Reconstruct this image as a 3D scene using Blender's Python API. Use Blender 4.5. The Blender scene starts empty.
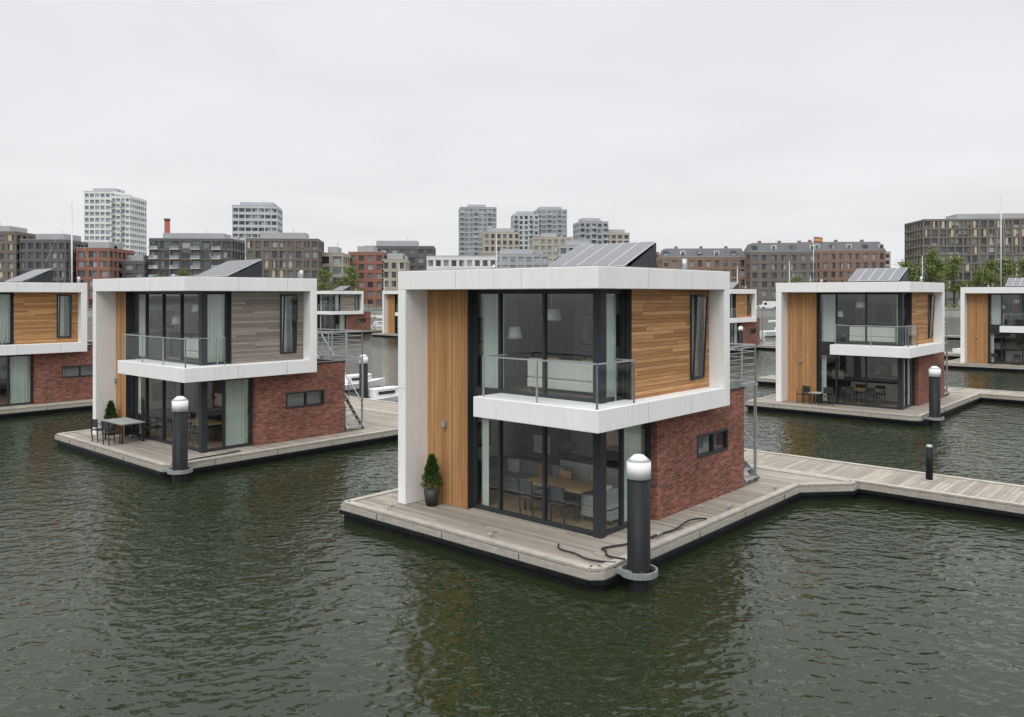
import bpy, bmesh, math, random
from mathutils import Vector, Matrix
random.seed(7)
scene=bpy.context.scene
COL=scene.collection
scene.view_settings.view_transform='Standard'
scene.view_settings.look='None'
scene.view_settings.exposure=0
# ------------------------------------------------------------------ materials
def newmat(name):
    m=bpy.data.materials.new(name); m.use_nodes=True
    nt=m.node_tree; b=nt.nodes['Principled BSDF']
    return m,nt,b
def N(nt,t,**kw):
    n=nt.nodes.new(t)
    for k,v in kw.items(): setattr(n,k,v)
    return n
def L(nt,a,b): nt.links.new(a,b)
def math_(nt,op,a,b=None,c=None):
    n=nt.nodes.new('ShaderNodeMath'); n.operation=op
    for i,x in enumerate((a,b,c)):
        if x is None: continue
        if isinstance(x,(int,float)): n.inputs[i].default_value=x
        else: L(nt,x,n.inputs[i])
    return n.outputs[0]
def mix(nt,f,a,b,mode='MIX'):
    n=nt.nodes.new('ShaderNodeMixRGB'); n.blend_type=mode
    for s,x in zip(('Fac','Color1','Color2'),(f,a,b)):
        if isinstance(x,(int,float)): n.inputs[s].default_value=x
        elif isinstance(x,tuple): n.inputs[s].default_value=(x[0],x[1],x[2],1)
        else: L(nt,x,n.inputs[s])
    return n.outputs[0]
def noise(nt,scale=(1,1,1),s=1.0,detail=3,rough=.55,coord='Object',add=None):
    tc=N(nt,'ShaderNodeTexCoord'); mp=N(nt,'ShaderNodeMapping')
    mp.inputs['Scale'].default_value=scale
    L(nt,tc.outputs[coord],mp.inputs['Vector'])
    n=N(nt,'ShaderNodeTexNoise'); n.inputs['Scale'].default_value=s
    n.inputs['Detail'].default_value=detail; n.inputs['Roughness'].default_value=rough
    src=mp.outputs[0]
    if add is not None:
        va=N(nt,'ShaderNodeVectorMath',operation='ADD'); L(nt,src,va.inputs[0])
        cx=N(nt,'ShaderNodeCombineXYZ'); L(nt,add,cx.inputs[0]); L(nt,add,cx.inputs[1]); L(nt,add,cx.inputs[2])
        L(nt,cx.outputs[0],va.inputs[1]); src=va.outputs[0]
    L(nt,src,n.inputs['Vector'])
    return n.outputs['Fac']
def ramp(nt,f,lo,hi,a=0.0,b=1.0):
    n=N(nt,'ShaderNodeMapRange'); L(nt,f,n.inputs['Value'])
    n.inputs['From Min'].default_value=lo; n.inputs['From Max'].default_value=hi
    n.inputs['To Min'].default_value=a; n.inputs['To Max'].default_value=b
    return n.outputs[0]
def simple(name,col,rough=.6,var=.12,ns=(1,1,1),sc=3.0,metal=0,spec=.4,bump=0,dirt=None):
    m,nt,b=newmat(name)
    f=noise(nt,ns,sc,4)
    g=ramp(nt,f,.3,.7,1-var,1+var)
    cc=N(nt,'ShaderNodeVectorMath',operation='SCALE'); cc.inputs[0].default_value=col; L(nt,g,cc.inputs['Scale'])
    out=cc.outputs[0]
    if dirt:
        f2=noise(nt,(7,7,.9),1.0,4,.6); f3=noise(nt,(.7,.7,.7),1.0,3,.6)
        k=math_(nt,'MULTIPLY',ramp(nt,f2,.48,.75,0,1),ramp(nt,f3,.4,.65,.1,.5))
        out=mix(nt,k,out,dirt)
    L(nt,out,b.inputs['Base Color'])
    b.inputs['Roughness'].default_value=rough; b.inputs['Metallic'].default_value=metal
    b.inputs['Specular IOR Level'].default_value=spec
    if bump:
        bp=N(nt,'ShaderNodeBump'); bp.inputs['Strength'].default_value=.5; bp.inputs['Distance'].default_value=bump
        L(nt,f,bp.inputs['Height']); L(nt,bp.outputs[0],b.inputs['Normal'])
    return m
def plank(name,axis,width,ca,cb,gap=.07,dark=.3,grain=(2,2,40),rough=.65,joint=None,weather=None,gv=(.68,1.28)):
    m,nt,b=newmat(name)
    tc=N(nt,'ShaderNodeTexCoord'); sp=N(nt,'ShaderNodeSeparateXYZ'); L(nt,tc.outputs['Object'],sp.inputs[0])
    if axis=='h': a=math_(nt,'ADD',sp.outputs[0],sp.outputs[1])
    else: a=sp.outputs['xyz'.index(axis)]
    t=math_(nt,'DIVIDE',a,width); idx=math_(nt,'FLOOR',t); fr=math_(nt,'FRACT',t)
    key=idx
    jm=None
    if joint:
        jaxis,jl=joint
        if jaxis=='h': ja=math_(nt,'ADD',sp.outputs[0],sp.outputs[1])
        else: ja=sp.outputs['xyz'.index(jaxis)]
        wn0=N(nt,'ShaderNodeTexWhiteNoise',noise_dimensions='1D'); L(nt,idx,wn0.inputs['W'])
        jt=math_(nt,'ADD',math_(nt,'DIVIDE',ja,jl),math_(nt,'MULTIPLY',wn0.outputs['Value'],3.0))
        key=math_(nt,'ADD',math_(nt,'MULTIPLY',idx,17.3),math_(nt,'FLOOR',jt))
        jm=math_(nt,'LESS_THAN',math_(nt,'FRACT',jt),.008/jl)
    wn=N(nt,'ShaderNodeTexWhiteNoise',noise_dimensions='1D'); L(nt,key,wn.inputs['W'])
    col=mix(nt,wn.outputs['Value'],ca,cb)
    g=noise(nt,grain,1.0,5,.6,add=math_(nt,'MULTIPLY',wn.outputs['Value'],37.0))
    gg=ramp(nt,g,.25,.75,*gv)
    sc=N(nt,'ShaderNodeVectorMath',operation='SCALE'); L(nt,col,sc.inputs[0]); L(nt,gg,sc.inputs['Scale'])
    col=sc.outputs[0]
    if weather:
        w=noise(nt,(1,1,1),.6,4,.6); col=mix(nt,ramp(nt,w,.4,.7,0,.55),col,weather)
    msk=math_(nt,'LESS_THAN',fr,gap)
    if jm is not None: msk=math_(nt,'MAXIMUM',msk,jm)
    dk=N(nt,'ShaderNodeVectorMath',operation='SCALE'); L(nt,col,dk.inputs[0]); dk.inputs['Scale'].default_value=dark
    col=mix(nt,msk,col,dk.outputs[0])
    L(nt,col,b.inputs['Base Color']); b.inputs['Roughness'].default_value=rough
    b.inputs['Specular IOR Level'].default_value=.25
    bp=N(nt,'ShaderNodeBump'); bp.inputs['Strength'].default_value=.6; bp.inputs['Distance'].default_value=.01
    hh=math_(nt,'SUBTRACT',math_(nt,'MULTIPLY',g,.3),msk)
    L(nt,hh,bp.inputs['Height']); L(nt,bp.outputs[0],b.inputs['Normal'])
    return m
def glassmat(name,tint=(.88,.92,.91),f0=.07,wav=.1):
    # thin pane: Schlick reflectance, same from both sides
    m=bpy.data.materials.new(name); m.use_nodes=True; nt=m.node_tree; nt.nodes.clear()
    o=N(nt,'ShaderNodeOutputMaterial'); ms=N(nt,'ShaderNodeMixShader'); tr=N(nt,'ShaderNodeBsdfTransparent'); gl=N(nt,'ShaderNodeBsdfGlossy')
    tr.inputs[0].default_value=(*tint,1); gl.inputs['Roughness'].default_value=.0; gl.inputs['Color'].default_value=(.95,.97,.97,1)
    f=noise(nt,(1,1,1),.9,2); bp=N(nt,'ShaderNodeBump'); bp.inputs['Strength'].default_value=wav; bp.inputs['Distance'].default_value=.01
    L(nt,f,bp.inputs['Height']); L(nt,bp.outputs[0],gl.inputs['Normal'])
    lw=N(nt,'ShaderNodeLayerWeight'); lw.inputs['Blend'].default_value=.5
    k=math_(nt,'MULTIPLY_ADD',math_(nt,'POWER',lw.outputs['Facing'],5.0),1-f0,f0)
    L(nt,k,ms.inputs[0]); L(nt,tr.outputs[0],ms.inputs[1]); L(nt,gl.outputs[0],ms.inputs[2]); L(nt,ms.outputs[0],o.inputs[0])
    return m
M={}
M['white']=simple('white_render',(.80,.80,.79),.55,.025,(2,2,1.2),1.0,dirt=(.60,.59,.55))
M['frame']=simple('anthracite_frame',(.03,.033,.038),.45,.1,spec=.3)
M['black']=simple('black_float',(.012,.013,.013),.6,.3,(1,1,4),2,spec=.25,dirt=(.06,.065,.05))
M['pile']=simple('pile_black',(.009,.010,.012),.5,.3,(1,1,.3),4,spec=.22,dirt=(.035,.037,.035))
M['steel']=simple('galvanised_steel',(.42,.44,.45),.4,.12,metal=.6)
M['rubber']=simple('rope_rubber',(.02,.02,.022),.7)
M['glass']=glassmat('window_glass',f0=.085)
M['railglass']=glassmat('rail_glass',(.93,.96,.95),.05,.05)
M['cedar_h']=plank('cedar_horizontal','z',.095,(.57,.32,.14),(.32,.15,.06),.09,.33,(1.6,1.6,45),joint=('h',2.6),gv=(.62,1.3))
M['cedar_v']=plank('cedar_vertical','h',.085,(.52,.29,.125),(.33,.165,.068),.1,.35,(30,30,.9),gv=(.65,1.3))
M['grey_h']=plank('greyed_timber','z',.085,(.34,.295,.26),(.19,.16,.135),.1,.4,(1.6,1.6,45),joint=('h',2.2))
M['deck']=plank('deck_boards','x',.14,(.37,.33,.28),(.22,.19,.158),.06,.3,(30,1.3,10),.8,joint=('y',3.2),weather=(.27,.255,.22))
M['pierdeck']=plank('pier_boards','y',.14,(.38,.34,.285),(.235,.20,.168),.06,.3,(1.3,30,10),.8,joint=('x',2.7),weather=(.27,.255,.22))
M['rim']=simple('deck_edge_timber',(.38,.355,.31),.8,.15,(2,2,12),1.5,spec=.2,dirt=(.16,.16,.12))
M['plaster']=simple('interior_plaster',(.70,.69,.66),.8,.03)
M['backwall']=simple('interior_wall_grey',(.26,.27,.27),.8,.05)
M['floorin']=plank('interior_floor','y',.18,(.30,.21,.14),(.23,.16,.10),.02,.5,(1.5,20,5),.5)
M['sofa']=simple('sofa_fabric',(.76,.76,.70),.9,.08,sc=9)
M['sofag']=simple('sofa_grey',(.30,.32,.31),.9,.08,sc=9)
M['tablew']=simple('oak_top',(.50,.31,.16),.45,.15,(1,12,1))
M['dark']=simple('dark_lacquer',(.03,.03,.032),.4)
M['cab']=simple('cabinet_grey',(.07,.075,.08),.5)
M['art']=simple('art_print',(.35,.26,.18),.6,.6,sc=2.5)
M['olive']=simple('olive_cushion',(.30,.33,.12),.9,.1,sc=9)
M['orange']=simple('orange_cushion',(.5,.22,.07),.9,.1,sc=9)
M['pot']=simple('pot_charcoal',(.03,.032,.035),.5)
M['concrete']=simple('concrete',(.34,.33,.31),.85,.15,sc=.6)
M['terr']=simple('roof_membrane',(.25,.25,.25),.8,.12)
M['cap']=simple('pile_cap_white',(.74,.75,.76),.4,.05,dirt=(.5,.5,.46))
def brickmat():
    m,nt,b=newmat('red_brick')
    tc=N(nt,'ShaderNodeTexCoord'); sp=N(nt,'ShaderNodeSeparateXYZ'); L(nt,tc.outputs['Object'],sp.inputs[0])
    h=math_(nt,'ADD',sp.outputs[0],sp.outputs[1]); cx=N(nt,'ShaderNodeCombineXYZ'); L(nt,h,cx.inputs[0]); L(nt,sp.outputs[2],cx.inputs[1])
    br=N(nt,'ShaderNodeTexBrick'); L(nt,cx.outputs[0],br.inputs['Vector'])
    br.inputs['Scale'].default_value=1; br.inputs['Brick Width'].default_value=.215; br.inputs['Row Height'].default_value=.065
    br.inputs['Mortar Size'].default_value=.007; br.inputs['Mortar Smooth'].default_value=.2; br.inputs['Bias'].default_value=-.1
    br.inputs['Color1'].default_value=(.27,.09,.056,1); br.inputs['Color2'].default_value=(.12,.046,.035,1); br.inputs['Mortar'].default_value=(.22,.18,.155,1)
    f=noise(nt,(5,5,15),1,2); f2=noise(nt,(1,1,1),.8,4)
    g=math_(nt,'MULTIPLY',ramp(nt,f,.3,.7,.65,1.4),ramp(nt,f2,.3,.7,.8,1.2))
    s=N(nt,'ShaderNodeVectorMath',operation='SCALE'); L(nt,br.outputs['Color'],s.inputs[0]); L(nt,g,s.inputs['Scale'])
    L(nt,s.outputs[0],b.inputs['Base Color']); b.inputs['Roughness'].default_value=.85; b.inputs['Specular IOR Level'].default_value=.2
    bp=N(nt,'ShaderNodeBump'); bp.inputs['Strength'].default_value=.6; bp.inputs['Distance'].default_value=.008; bp.invert=True
    L(nt,br.outputs['Fac'],bp.inputs['Height']); L(nt,bp.outputs[0],b.inputs['Normal'])
    return m
M['brick']=brickmat()
def solarmat():
    m,nt,b=newmat('solar_cells')
    tc=N(nt,'ShaderNodeTexCoord'); sp=N(nt,'ShaderNodeSeparateXYZ'); L(nt,tc.outputs['Object'],sp.inputs[0])
    a=math_(nt,'LESS_THAN',math_(nt,'FRACT',math_(nt,'DIVIDE',sp.outputs[0],.16)),.05)
    c=math_(nt,'LESS_THAN',math_(nt,'FRACT',math_(nt,'DIVIDE',sp.outputs[1],.16)),.05)
    k=math_(nt,'MAXIMUM',a,c)
    L(nt,mix(nt,k,(.075,.08,.092),(.10,.105,.115)),b.inputs['Base Color'])
    b.inputs['Roughness'].default_value=.15; b.inputs['Specular IOR Level'].default_value=.75
    return m
M['solar']=solarmat()
M['pvframe']=simple('panel_frame_aluminium',(.5,.51,.52),.45,.05)
def curtainmat():
    m=bpy.data.materials.new('sheer_curtain'); m.use_nodes=True; nt=m.node_tree; nt.nodes.clear()
    o=N(nt,'ShaderNodeOutputMaterial'); a=N(nt,'ShaderNodeMixShader'); d=N(nt,'ShaderNodeBsdfDiffuse'); t=N(nt,'ShaderNodeBsdfTranslucent')
    f=noise(nt,(8,8,.3),1,2)
    c=mix(nt,f,(.72,.80,.74),(.86,.90,.85)); L(nt,c,d.inputs[0]); L(nt,c,t.inputs[0]); a.inputs[0].default_value=.3
    L(nt,d.outputs[0],a.inputs[1]); L(nt,t.outputs[0],a.inputs[2]); L(nt,a.outputs[0],o.inputs[0]); return m
M['curtain']=curtainmat()
def leafmat(name,ca,cb):
    m,nt,b=newmat(name)
    gi=N(nt,'ShaderNodeNewGeometry'); 
    f=noise(nt,(1,1,1),1.3,3); r=math_(nt,'ADD',math_(nt,'MULTIPLY',gi.outputs['Random Per Island'],.6),math_(nt,'MULTIPLY',f,.5))
    L(nt,mix(nt,r,ca,cb),b.inputs['Base Color']); b.inputs['Roughness'].default_value=.6; b.inputs['Specular IOR Level'].default_value=.2
    return m
M['leaf']=leafmat('spring_leaves',(.05,.085,.02),(.20,.24,.07))
M['conifer']=leafmat('conifer_leaves',(.018,.05,.012),(.07,.15,.03))
M['bark']=simple('bark',(.09,.075,.06),.9,.3,(3,3,.5),3)
def citywall(name,col,var=.12): return simple(name,col,.8,var,(1,1,1),.1)
def cityglass(name,a,b_,sc=(.33,.33,.32)):
    m,nt,b=newmat(name)
    tc=N(nt,'ShaderNodeTexCoord'); mp=N(nt,'ShaderNodeVectorMath',operation='MULTIPLY'); mp.inputs[1].default_value=sc
    L(nt,tc.outputs['Object'],mp.inputs[0]); fl=N(nt,'ShaderNodeVectorMath',operation='FLOOR'); L(nt,mp.outputs[0],fl.inputs[0])
    wn=N(nt,'ShaderNodeTexWhiteNoise',noise_dimensions='3D'); L(nt,fl.outputs[0],wn.inputs['Vector'])
    p=math_(nt,'POWER',wn.outputs['Value'],2.5)
    L(nt,mix(nt,p,a,b_),b.inputs['Base Color']); b.inputs['Roughness'].default_value=.15; b.inputs['Specular IOR Level'].default_value=.6
    return m
M['cgl']=cityglass('city_windows',(.035,.042,.05),(.32,.34,.35))
M['cgl2']=cityglass('city_windows_pale',(.20,.23,.25),(.42,.46,.48))  # lightened glass colour, imitates aerial haze on the distant towers
M['wbrown']=citywall('facade_brown',(.165,.14,.122)); M['wdark']=citywall('facade_dark',(.12,.115,.117))
M['wwhite']=citywall('facade_white',(.66,.67,.67)); M['wgrey']=citywall('facade_grey',(.36,.37,.385)); M['wpale']=citywall('facade_pale_grey',(.48,.50,.52))  # pale grey has the far towers' aerial haze painted into its albedo
M['wbeige']=citywall('facade_beige',(.40,.36,.30)); M['wbrick']=citywall('facade_brick',(.24,.155,.12)); M['wred']=citywall('facade_red_brick',(.27,.13,.095)); M['wgold']=citywall('facade_gold',(.44,.39,.27))
M['slate']=citywall('roof_slate',(.12,.122,.13)); M['chim']=citywall('chimney_red',(.30,.09,.06))
# ------------------------------------------------------------------ builder
class Group:
    def __init__(s,name,loc=(0,0,0),rot=0):
        s.e=bpy.data.objects.new(name,None); s.e.empty_display_size=.3; COL.objects.link(s.e)
        s.e.location=loc; s.e.rotation_euler=(0,0,rot); s.p={}
    def part(s,n,mat,bevel=0,smooth=False):
        if n not in s.p: s.p[n]=([],[],mat,bevel,smooth)
        return s.p[n]
    def add(s,n,mat,vs,fs,bevel=0,smooth=False):
        p=s.part(n,mat,bevel,smooth)
        if p[2]!=mat: n=n+'_'+mat; p=s.part(n,mat,bevel,smooth)
        o=len(p[0]); p[0].extend(vs); p[1].extend([tuple(i+o for i in f) for f in fs])
    def box(s,n,mat,x0,x1,y0,y1,z0,z1,bevel=0):
        if x1<x0:x0,x1=x1,x0
        if y1<y0:y0,y1=y1,y0
        vs=[(x,y,z) for z in(z0,z1) for y in(y0,y1) for x in(x0,x1)]
        s.add(n,mat,vs,[(0,2,3,1),(4,5,7,6),(0,1,5,4),(2,6,7,3),(0,4,6,2),(1,3,7,5)],bevel)
    def prism(s,n,mat,poly,z0,z1,bevel=0):
        k=len(poly); vs=[(x,y,z0) for x,y in poly]+[(x,y,z1) for x,y in poly]
        fs=[tuple(range(k-1,-1,-1)),tuple(range(k,2*k))]+[(i,(i+1)%k,(i+1)%k+k,i+k) for i in range(k)]
        s.add(n,mat,vs,fs,bevel)
    def beam(s,n,mat,p0,p1,w,h,bevel=0):
        p0=Vector(p0);p1=Vector(p1);d=(p1-p0).normalized()
        up=Vector((0,0,1)) if abs(d.z)<.95 else Vector((0,1,0))
        a=d.cross(up).normalized()*w/2; b=a.cross(d).normalized()*h/2
        vs=[tuple(p+sa*a+sb*b) for p in(p0,p1) for sa,sb in((-1,-1),(1,-1),(1,1),(-1,1))]
        s.add(n,mat,vs,[(3,2,1,0),(4,5,6,7),(0,1,5,4),(1,2,6,5),(2,3,7,6),(3,0,4,7)],bevel)
    def cyl(s,n,mat,p0,p1,r0,r1=None,k=16,smooth=True):
        if r1 is None:r1=r0
        p0=Vector(p0);p1=Vector(p1);d=(p1-p0).normalized()
        up=Vector((0,0,1)) if abs(d.z)<.95 else Vector((0,1,0))
        a=d.cross(up).normalized(); b=a.cross(d).normalized()
        vs=[]
        for p,r in((p0,r0),(p1,r1)):
            for i in range(k):
                t=2*math.pi*i/k; vs.append(tuple(p+(a*math.cos(t)+b*math.sin(t))*r))
        fs=[(i,(i+1)%k,(i+1)%k+k,i+k) for i in range(k)]+[tuple(range(k-1,-1,-1)),tuple(range(k,2*k))]
        s.add(n,mat,vs,fs,0,smooth)
    def quad(s,n,mat,vs): s.add(n,mat,[tuple(v) for v in vs],[tuple(range(len(vs)))])
    def done(s):
        for n,(vs,fs,mat,bev,sm) in s.p.items():
            me=bpy.data.meshes.new(n); me.from_pydata(vs,[],fs)
            bm=bmesh.new(); bm.from_mesh(me); bmesh.ops.recalc_face_normals(bm,faces=bm.faces); 
            if sm:
                for f in bm.faces: f.smooth=len(f.verts)==4
            bm.to_mesh(me); bm.free()
            me.materials.append(M[mat]); o=bpy.data.objects.new(n,me); COL.objects.link(o); o.parent=s.e
            if bev:
                md=o.modifiers.new('bevel','BEVEL'); md.width=bev; md.segments=2; md.limit_method='ANGLE'
        return s.e
ANG=math.atan2(.748,.6636)
CU,SU=math.cos(ANG),math.sin(ANG)
DZ=.45
def W(u,v): return (1.71+CU*u-SU*v, 16.32+SU*u+CU*v)
def offset(poly,d):
    k=len(poly); out=[]
    for i in range(k):
        p0=Vector(poly[i-1]);p=Vector(poly[i]);p1=Vector(poly[(i+1)%k])
        e0=(p-p0).normalized();e1=(p1-p).normalized()
        n0=Vector((e0.y,-e0.x));n1=Vector((e1.y,-e1.x)); m=(n0+n1); m=m/m.dot(n0) if m.dot(n0)>.05 else n0
        out.append(tuple(p+m*d))
    return out
def deckstack(g,poly,mat='deck'):   # ccw poly
    g.prism('deck_boards',mat,offset(poly,-.02),-.05,0)
    g.prism('deck_edge',"rim",poly,-.20,-.05)
    g.prism('float_hull','black',offset(poly,-.06),-.75,-.2)
    k=len(poly)
    inn=offset(poly,-.11)
    for i in range(k):
        a,b=inn[i],inn[(i+1)%k]
        g.beam('deck_edge_board','rim',(a[0],a[1],.008),(b[0],b[1],.008),.2,.05)
    o2=offset(poly,.0)
    for i in range(k):
        a,b=o2[i],o2[(i+1)%k]
        g.beam('rubbing_strip','pile',(a[0],a[1],-.24),(b[0],b[1],-.24),.1,.09)
        A=Vector(a);Bv=Vector(b);Ld=(Bv-A).length;d=(Bv-A).normalized();nrm=Vector((d.y,-d.x))
        s=1.5
        while s<Ld-.5 and Ld<16:
            p=A+d*s+nrm*.004; g.box('edge_joint','pile',p.x-.006,p.x+.006,p.y-.006,p.y+.006,-.19,-.055); s+=2.4
def railing(g,n,p0,p1,z,h=1.05,sp=1.2,mat='steel',bars=4,glass=False,mesh=False):
    p0=Vector(p0);p1=Vector(p1);Ld=(p1-p0).length;k=max(1,round(Ld/sp))
    for i in range(k+1):
        p=p0.lerp(p1,i/k); g.beam(n+'_posts',mat,(p.x,p.y,z),(p.x,p.y,z+h),.035,.035)
    g.beam(n+'_rail',mat,(p0.x,p0.y,z+h),(p1.x,p1.y,z+h),.05,.035)
    if glass:
        g.quad(n+'_glass','railglass',[(p0.x,p0.y,z+.06),(p1.x,p1.y,z+.06),(p1.x,p1.y,z+h-.05),(p0.x,p0.y,z+h-.05)])
    else:
        for j in range(bars):
            zz=z+h*(j+.7)/(bars+.7); g.beam(n+'_bars',mat,(p0.x,p0.y,zz),(p1.x,p1.y,zz),.018,.018)
def curtain(g,p0,p1,z0,z1):
    p0=Vector(p0);p1=Vector(p1);d=(p1-p0);Ld=d.length;d.normalize();nrm=Vector((-d.y,d.x))
    k=int(Ld/.02); vs=[];fs=[]
    for i in range(k+1):
        s=i/k*Ld; o=nrm*(.045*math.sin(s*2*math.pi/.13)+.012*math.sin(s*31))
        p=p0+d*s+o; vs+= [(p.x,p.y,z0),(p.x,p.y,z1)]
    for i in range(k): fs.append((2*i,2*i+2,2*i+3,2*i+1))
    g.add('curtain','curtain',vs,fs,0,True)
def glaze(g,n,fixed,axis,a0,a1,z0,z1,mull,fw=.07,post=None):
    def bx(part,mat,s0,s1,t0,t1,zz0,zz1):
        if axis=='v': g.box(part,mat,fixed+t0,fixed+t1,s0,s1,zz0,zz1)
        else: g.box(part,mat,s0,s1,fixed+t0,fixed+t1,zz0,zz1)
    bx(n+'_frame','frame',a0,a1,-.05,.06,z0,z0+.09); bx(n+'_frame','frame',a0,a1,-.05,.06,z1-.11,z1)
    for m_ in mull:
        bx(n+'_frame','frame',m_-fw/2,m_+fw/2,-.055,.065,z0+.09,z1-.11)
    if axis=='v': q=[(fixed,a0,z0+.05),(fixed,a1,z0+.05),(fixed,a1,z1-.05),(fixed,a0,z1-.05)]
    else: q=[(a0,fixed,z0+.05),(a1,fixed,z0+.05),(a1,fixed,z1-.05),(a0,fixed,z1-.05)]
    g.quad(n+'_glass','glass',q)
def wall_open(g,n,mat,u0,u1,v0,v1,z0,z1,o):
    ua,ub,za,zb=o
    g.box(n,mat,u0,ua,v0,v1,z0,z1); g.box(n,mat,ub,u1,v0,v1,z0,z1)
    g.box(n,mat,ua,ub,v0,v1,z0,za); g.box(n,mat,ua,ub,v0,v1,zb,z1)
def house(ou,ov,RW=7.2,RU=7.02,BU=8.8,GU=4.08,VW=5.38,LE=4.41,mat_h='cedar_h',DV=None,poly=None,pu=None,mul=(1.6,3.0,4.45),sol=(2.05,4.6),detail=True,lowcurt=True):
    x,y=W(ou,ov); g=Group('floating_house',(x,y,DZ),ANG)
    DV=DV or RW+1.19
    pu=pu if pu is not None else 11.6-ou
    c=.22
    poly=poly or [(c,0),(pu-.01,0),(pu-.01,DV),(0,DV),(0,c)]
    deckstack(g,poly)
    FU,FV=.97,.69; WU=1.75; GX,GY=2.0,1.38; BV=1.15; Z1,Z2,Z3,Z4=2.57,3.06,5.67,6.15
    IW=RW-.3
    g.box('roof_slab','white',FU,RU,FV,RW,Z3,Z4,.012)
    g.box('roof_trim','steel',FU+.012,RU-.012,FV+.012,RW-.012,Z4,Z4+.02)
    g.box('side_wall','white',FU,RU,IW,RW,0.004,Z3-.002,.012)
    g.box('end_wall','white',RU-.3,RU,FV,IW-.003,Z2+.0,Z3-.002,.012)
    g.box('balcony_slab','white',FU,GX+.1,FV,LE,Z1,Z2,.012)
    g.box('balcony_slab','white',GX+.103,RU,FV,IW-.003,Z1,Z2,.012)
    for vv in (FV+ (RW-FV)*.333, FV+(RW-FV)*.667): g.box('panel_joint','sofag',FU-.002,FU+.01,vv-.004,vv+.004,Z3+.02,Z4-.02)
    for uu in (FU+2,FU+4): g.box('panel_joint','sofag',uu-.004,uu+.004,FV-.002,FV+.01,Z3+.02,Z4-.02); g.box('panel_joint','sofag',uu-.004,uu+.004,FV-.002,FV+.01,Z1+.02,Z2-.02)
    g.box('panel_joint','sofag',FU-.002,FU+.01,IW+.02,RW-.02,Z2-.004,Z2+.004)
    g.box('cedar_wall','cedar_v',WU,WU+.3,VW,IW-.003,.004,Z3-.003)
    g.box('wall_reveal','frame',WU+.006,GX+.1,VW-.012,VW-.001,.004,Z3-.004)
    g.box('wall_band','frame',GX-.06,GX+.1,LE+.003,VW-.015,Z1,Z2)
    ml=[VW-.05]+[m for m in mul if m>GY+.3 and m<VW-.3]
    glaze(g,'window_upper',GX,'v',GY,VW-.015,Z2+.0,Z3-.003,ml)
    glaze(g,'window_lower',GX,'v',GY,VW-.015,.01,Z1-.003,ml)
    glaze(g,'window_upper_side',GY,'u',GX,3.02,Z2,Z3-.003,[2.93])
    glaze(g,'window_lower_side',GY,'u',GX,GU,.01,Z1-.003,[GX+(GU-GX)*.42,GU-.05])
    g.box('corner_post','frame',GX-.1,GX+.12,GY-.1,GY+.12,.008,Z1-.004); g.box('corner_post','frame',GX-.1,GX+.12,GY-.1,GY+.12,Z2+.002,Z3-.004)
    ww=(RU-1.33,RU-.63,Z2+.25,Z3-.12)
    wall_open(g,'upper_cladding',mat_h,2.97,RU-.303,BV,BV+.25,Z2+.002,Z3-.003,ww)
    g.box('cladding_return','frame',2.955,2.969,BV+.01,GY-.06,Z2+.002,Z3-.004)
    for a in (ww[0],ww[1]-.06): g.box('side_window_frame','frame',a,a+.06,BV-.03,BV+.1,ww[2],ww[3])
    for a in (ww[2],ww[3]-.06): g.box('side_window_frame','frame',ww[0]+.06,ww[1]-.06,BV-.03,BV+.1,a,a+.06)
    g.quad('side_window_glass','glass',[(ww[0],BV+.03,ww[2]),(ww[1],BV+.03,ww[2]),(ww[1],BV+.03,ww[3]),(ww[0],BV+.03,ww[3])])
    ta=BV-.04; tb=BV-.15
    for uu in (ww[0]+.1,ww[1]-.04): g.beam('open_casement_frame','frame',(uu,ta,ww[2]+.05),(uu,tb,ww[3]-.05),.05,.04)
    g.beam('open_casement_frame','frame',(ww[0]+.1,tb,ww[3]-.05),(ww[1]-.04,tb,ww[3]-.05),.05,.05); g.beam('open_casement_frame','frame',(ww[0]+.1,ta,ww[2]+.05),(ww[1]-.04,ta,ww[2]+.05),.05,.05)
    g.quad('open_casement_glass','glass',[(ww[0]+.1,ta,ww[2]+.05),(ww[1]-.04,ta,ww[2]+.05),(ww[1]-.04,tb,ww[3]-.05),(ww[0]+.1,tb,ww[3]-.05)])
    curtain(g,(ww[0]-.05,BV+.33),(ww[1]+.05,BV+.33),ww[2]-.1,ww[3])
    # brick
    bw=(BU-2.74,BU-1.0,1.22,1.82)
    wall_open(g,'brick_wall','brick',GU,BU,BV,BV+.3,.004,Z1-.003,bw)
    g.box('brick_wall','brick',BU-.25,BU,BV+.3,IW,.004,Z1-.003)
    g.box('brick_wall','brick',RU+.005,BU,IW,RW,.004,Z1-.003)
    g.box('brick_wall','brick',RU+.004,BU,BV,BV+.25,Z1-.003,2.85); g.box('brick_wall','brick',BU-.25,BU,BV+.25,RW,Z1-.003,2.85)
    g.box('coping','frame',RU+.004,BU+.03,BV-.03,BV+.28,2.85,2.89); g.box('coping','frame',BU-.28,BU+.03,BV+.28,RW,2.85,2.89)
    g.box('terrace_floor','terr',RU+.004,BU-.25,BV+.25,RW,2.6,2.78)
    for a in(bw[0],bw[0]+.87,bw[1]-.06): g.box('brick_window_frame','frame',a,a+.06,BV-.015,BV+.12,bw[2]+.06,bw[3]-.06)
    for a in(bw[2],bw[3]-.06): g.box('brick_window_frame','frame',bw[0],bw[1],BV-.018,BV+.12,a,a+.06)
    g.quad('brick_window_glass','glass',[(bw[0],BV+.05,bw[2]),(bw[1],BV+.05,bw[2]),(bw[1],BV+.05,bw[3]),(bw[0],BV+.05,bw[3])])
    g.box('window_blind','sofag',bw[0]-.2,bw[1]+.2,BV+.36,BV+.38,1.0,2.1)
    # interior
    PB=5.4
    g.box('interior_floor','floorin',GX+.1,PB,GY+.1,IW-.003,.003,.03)
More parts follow.
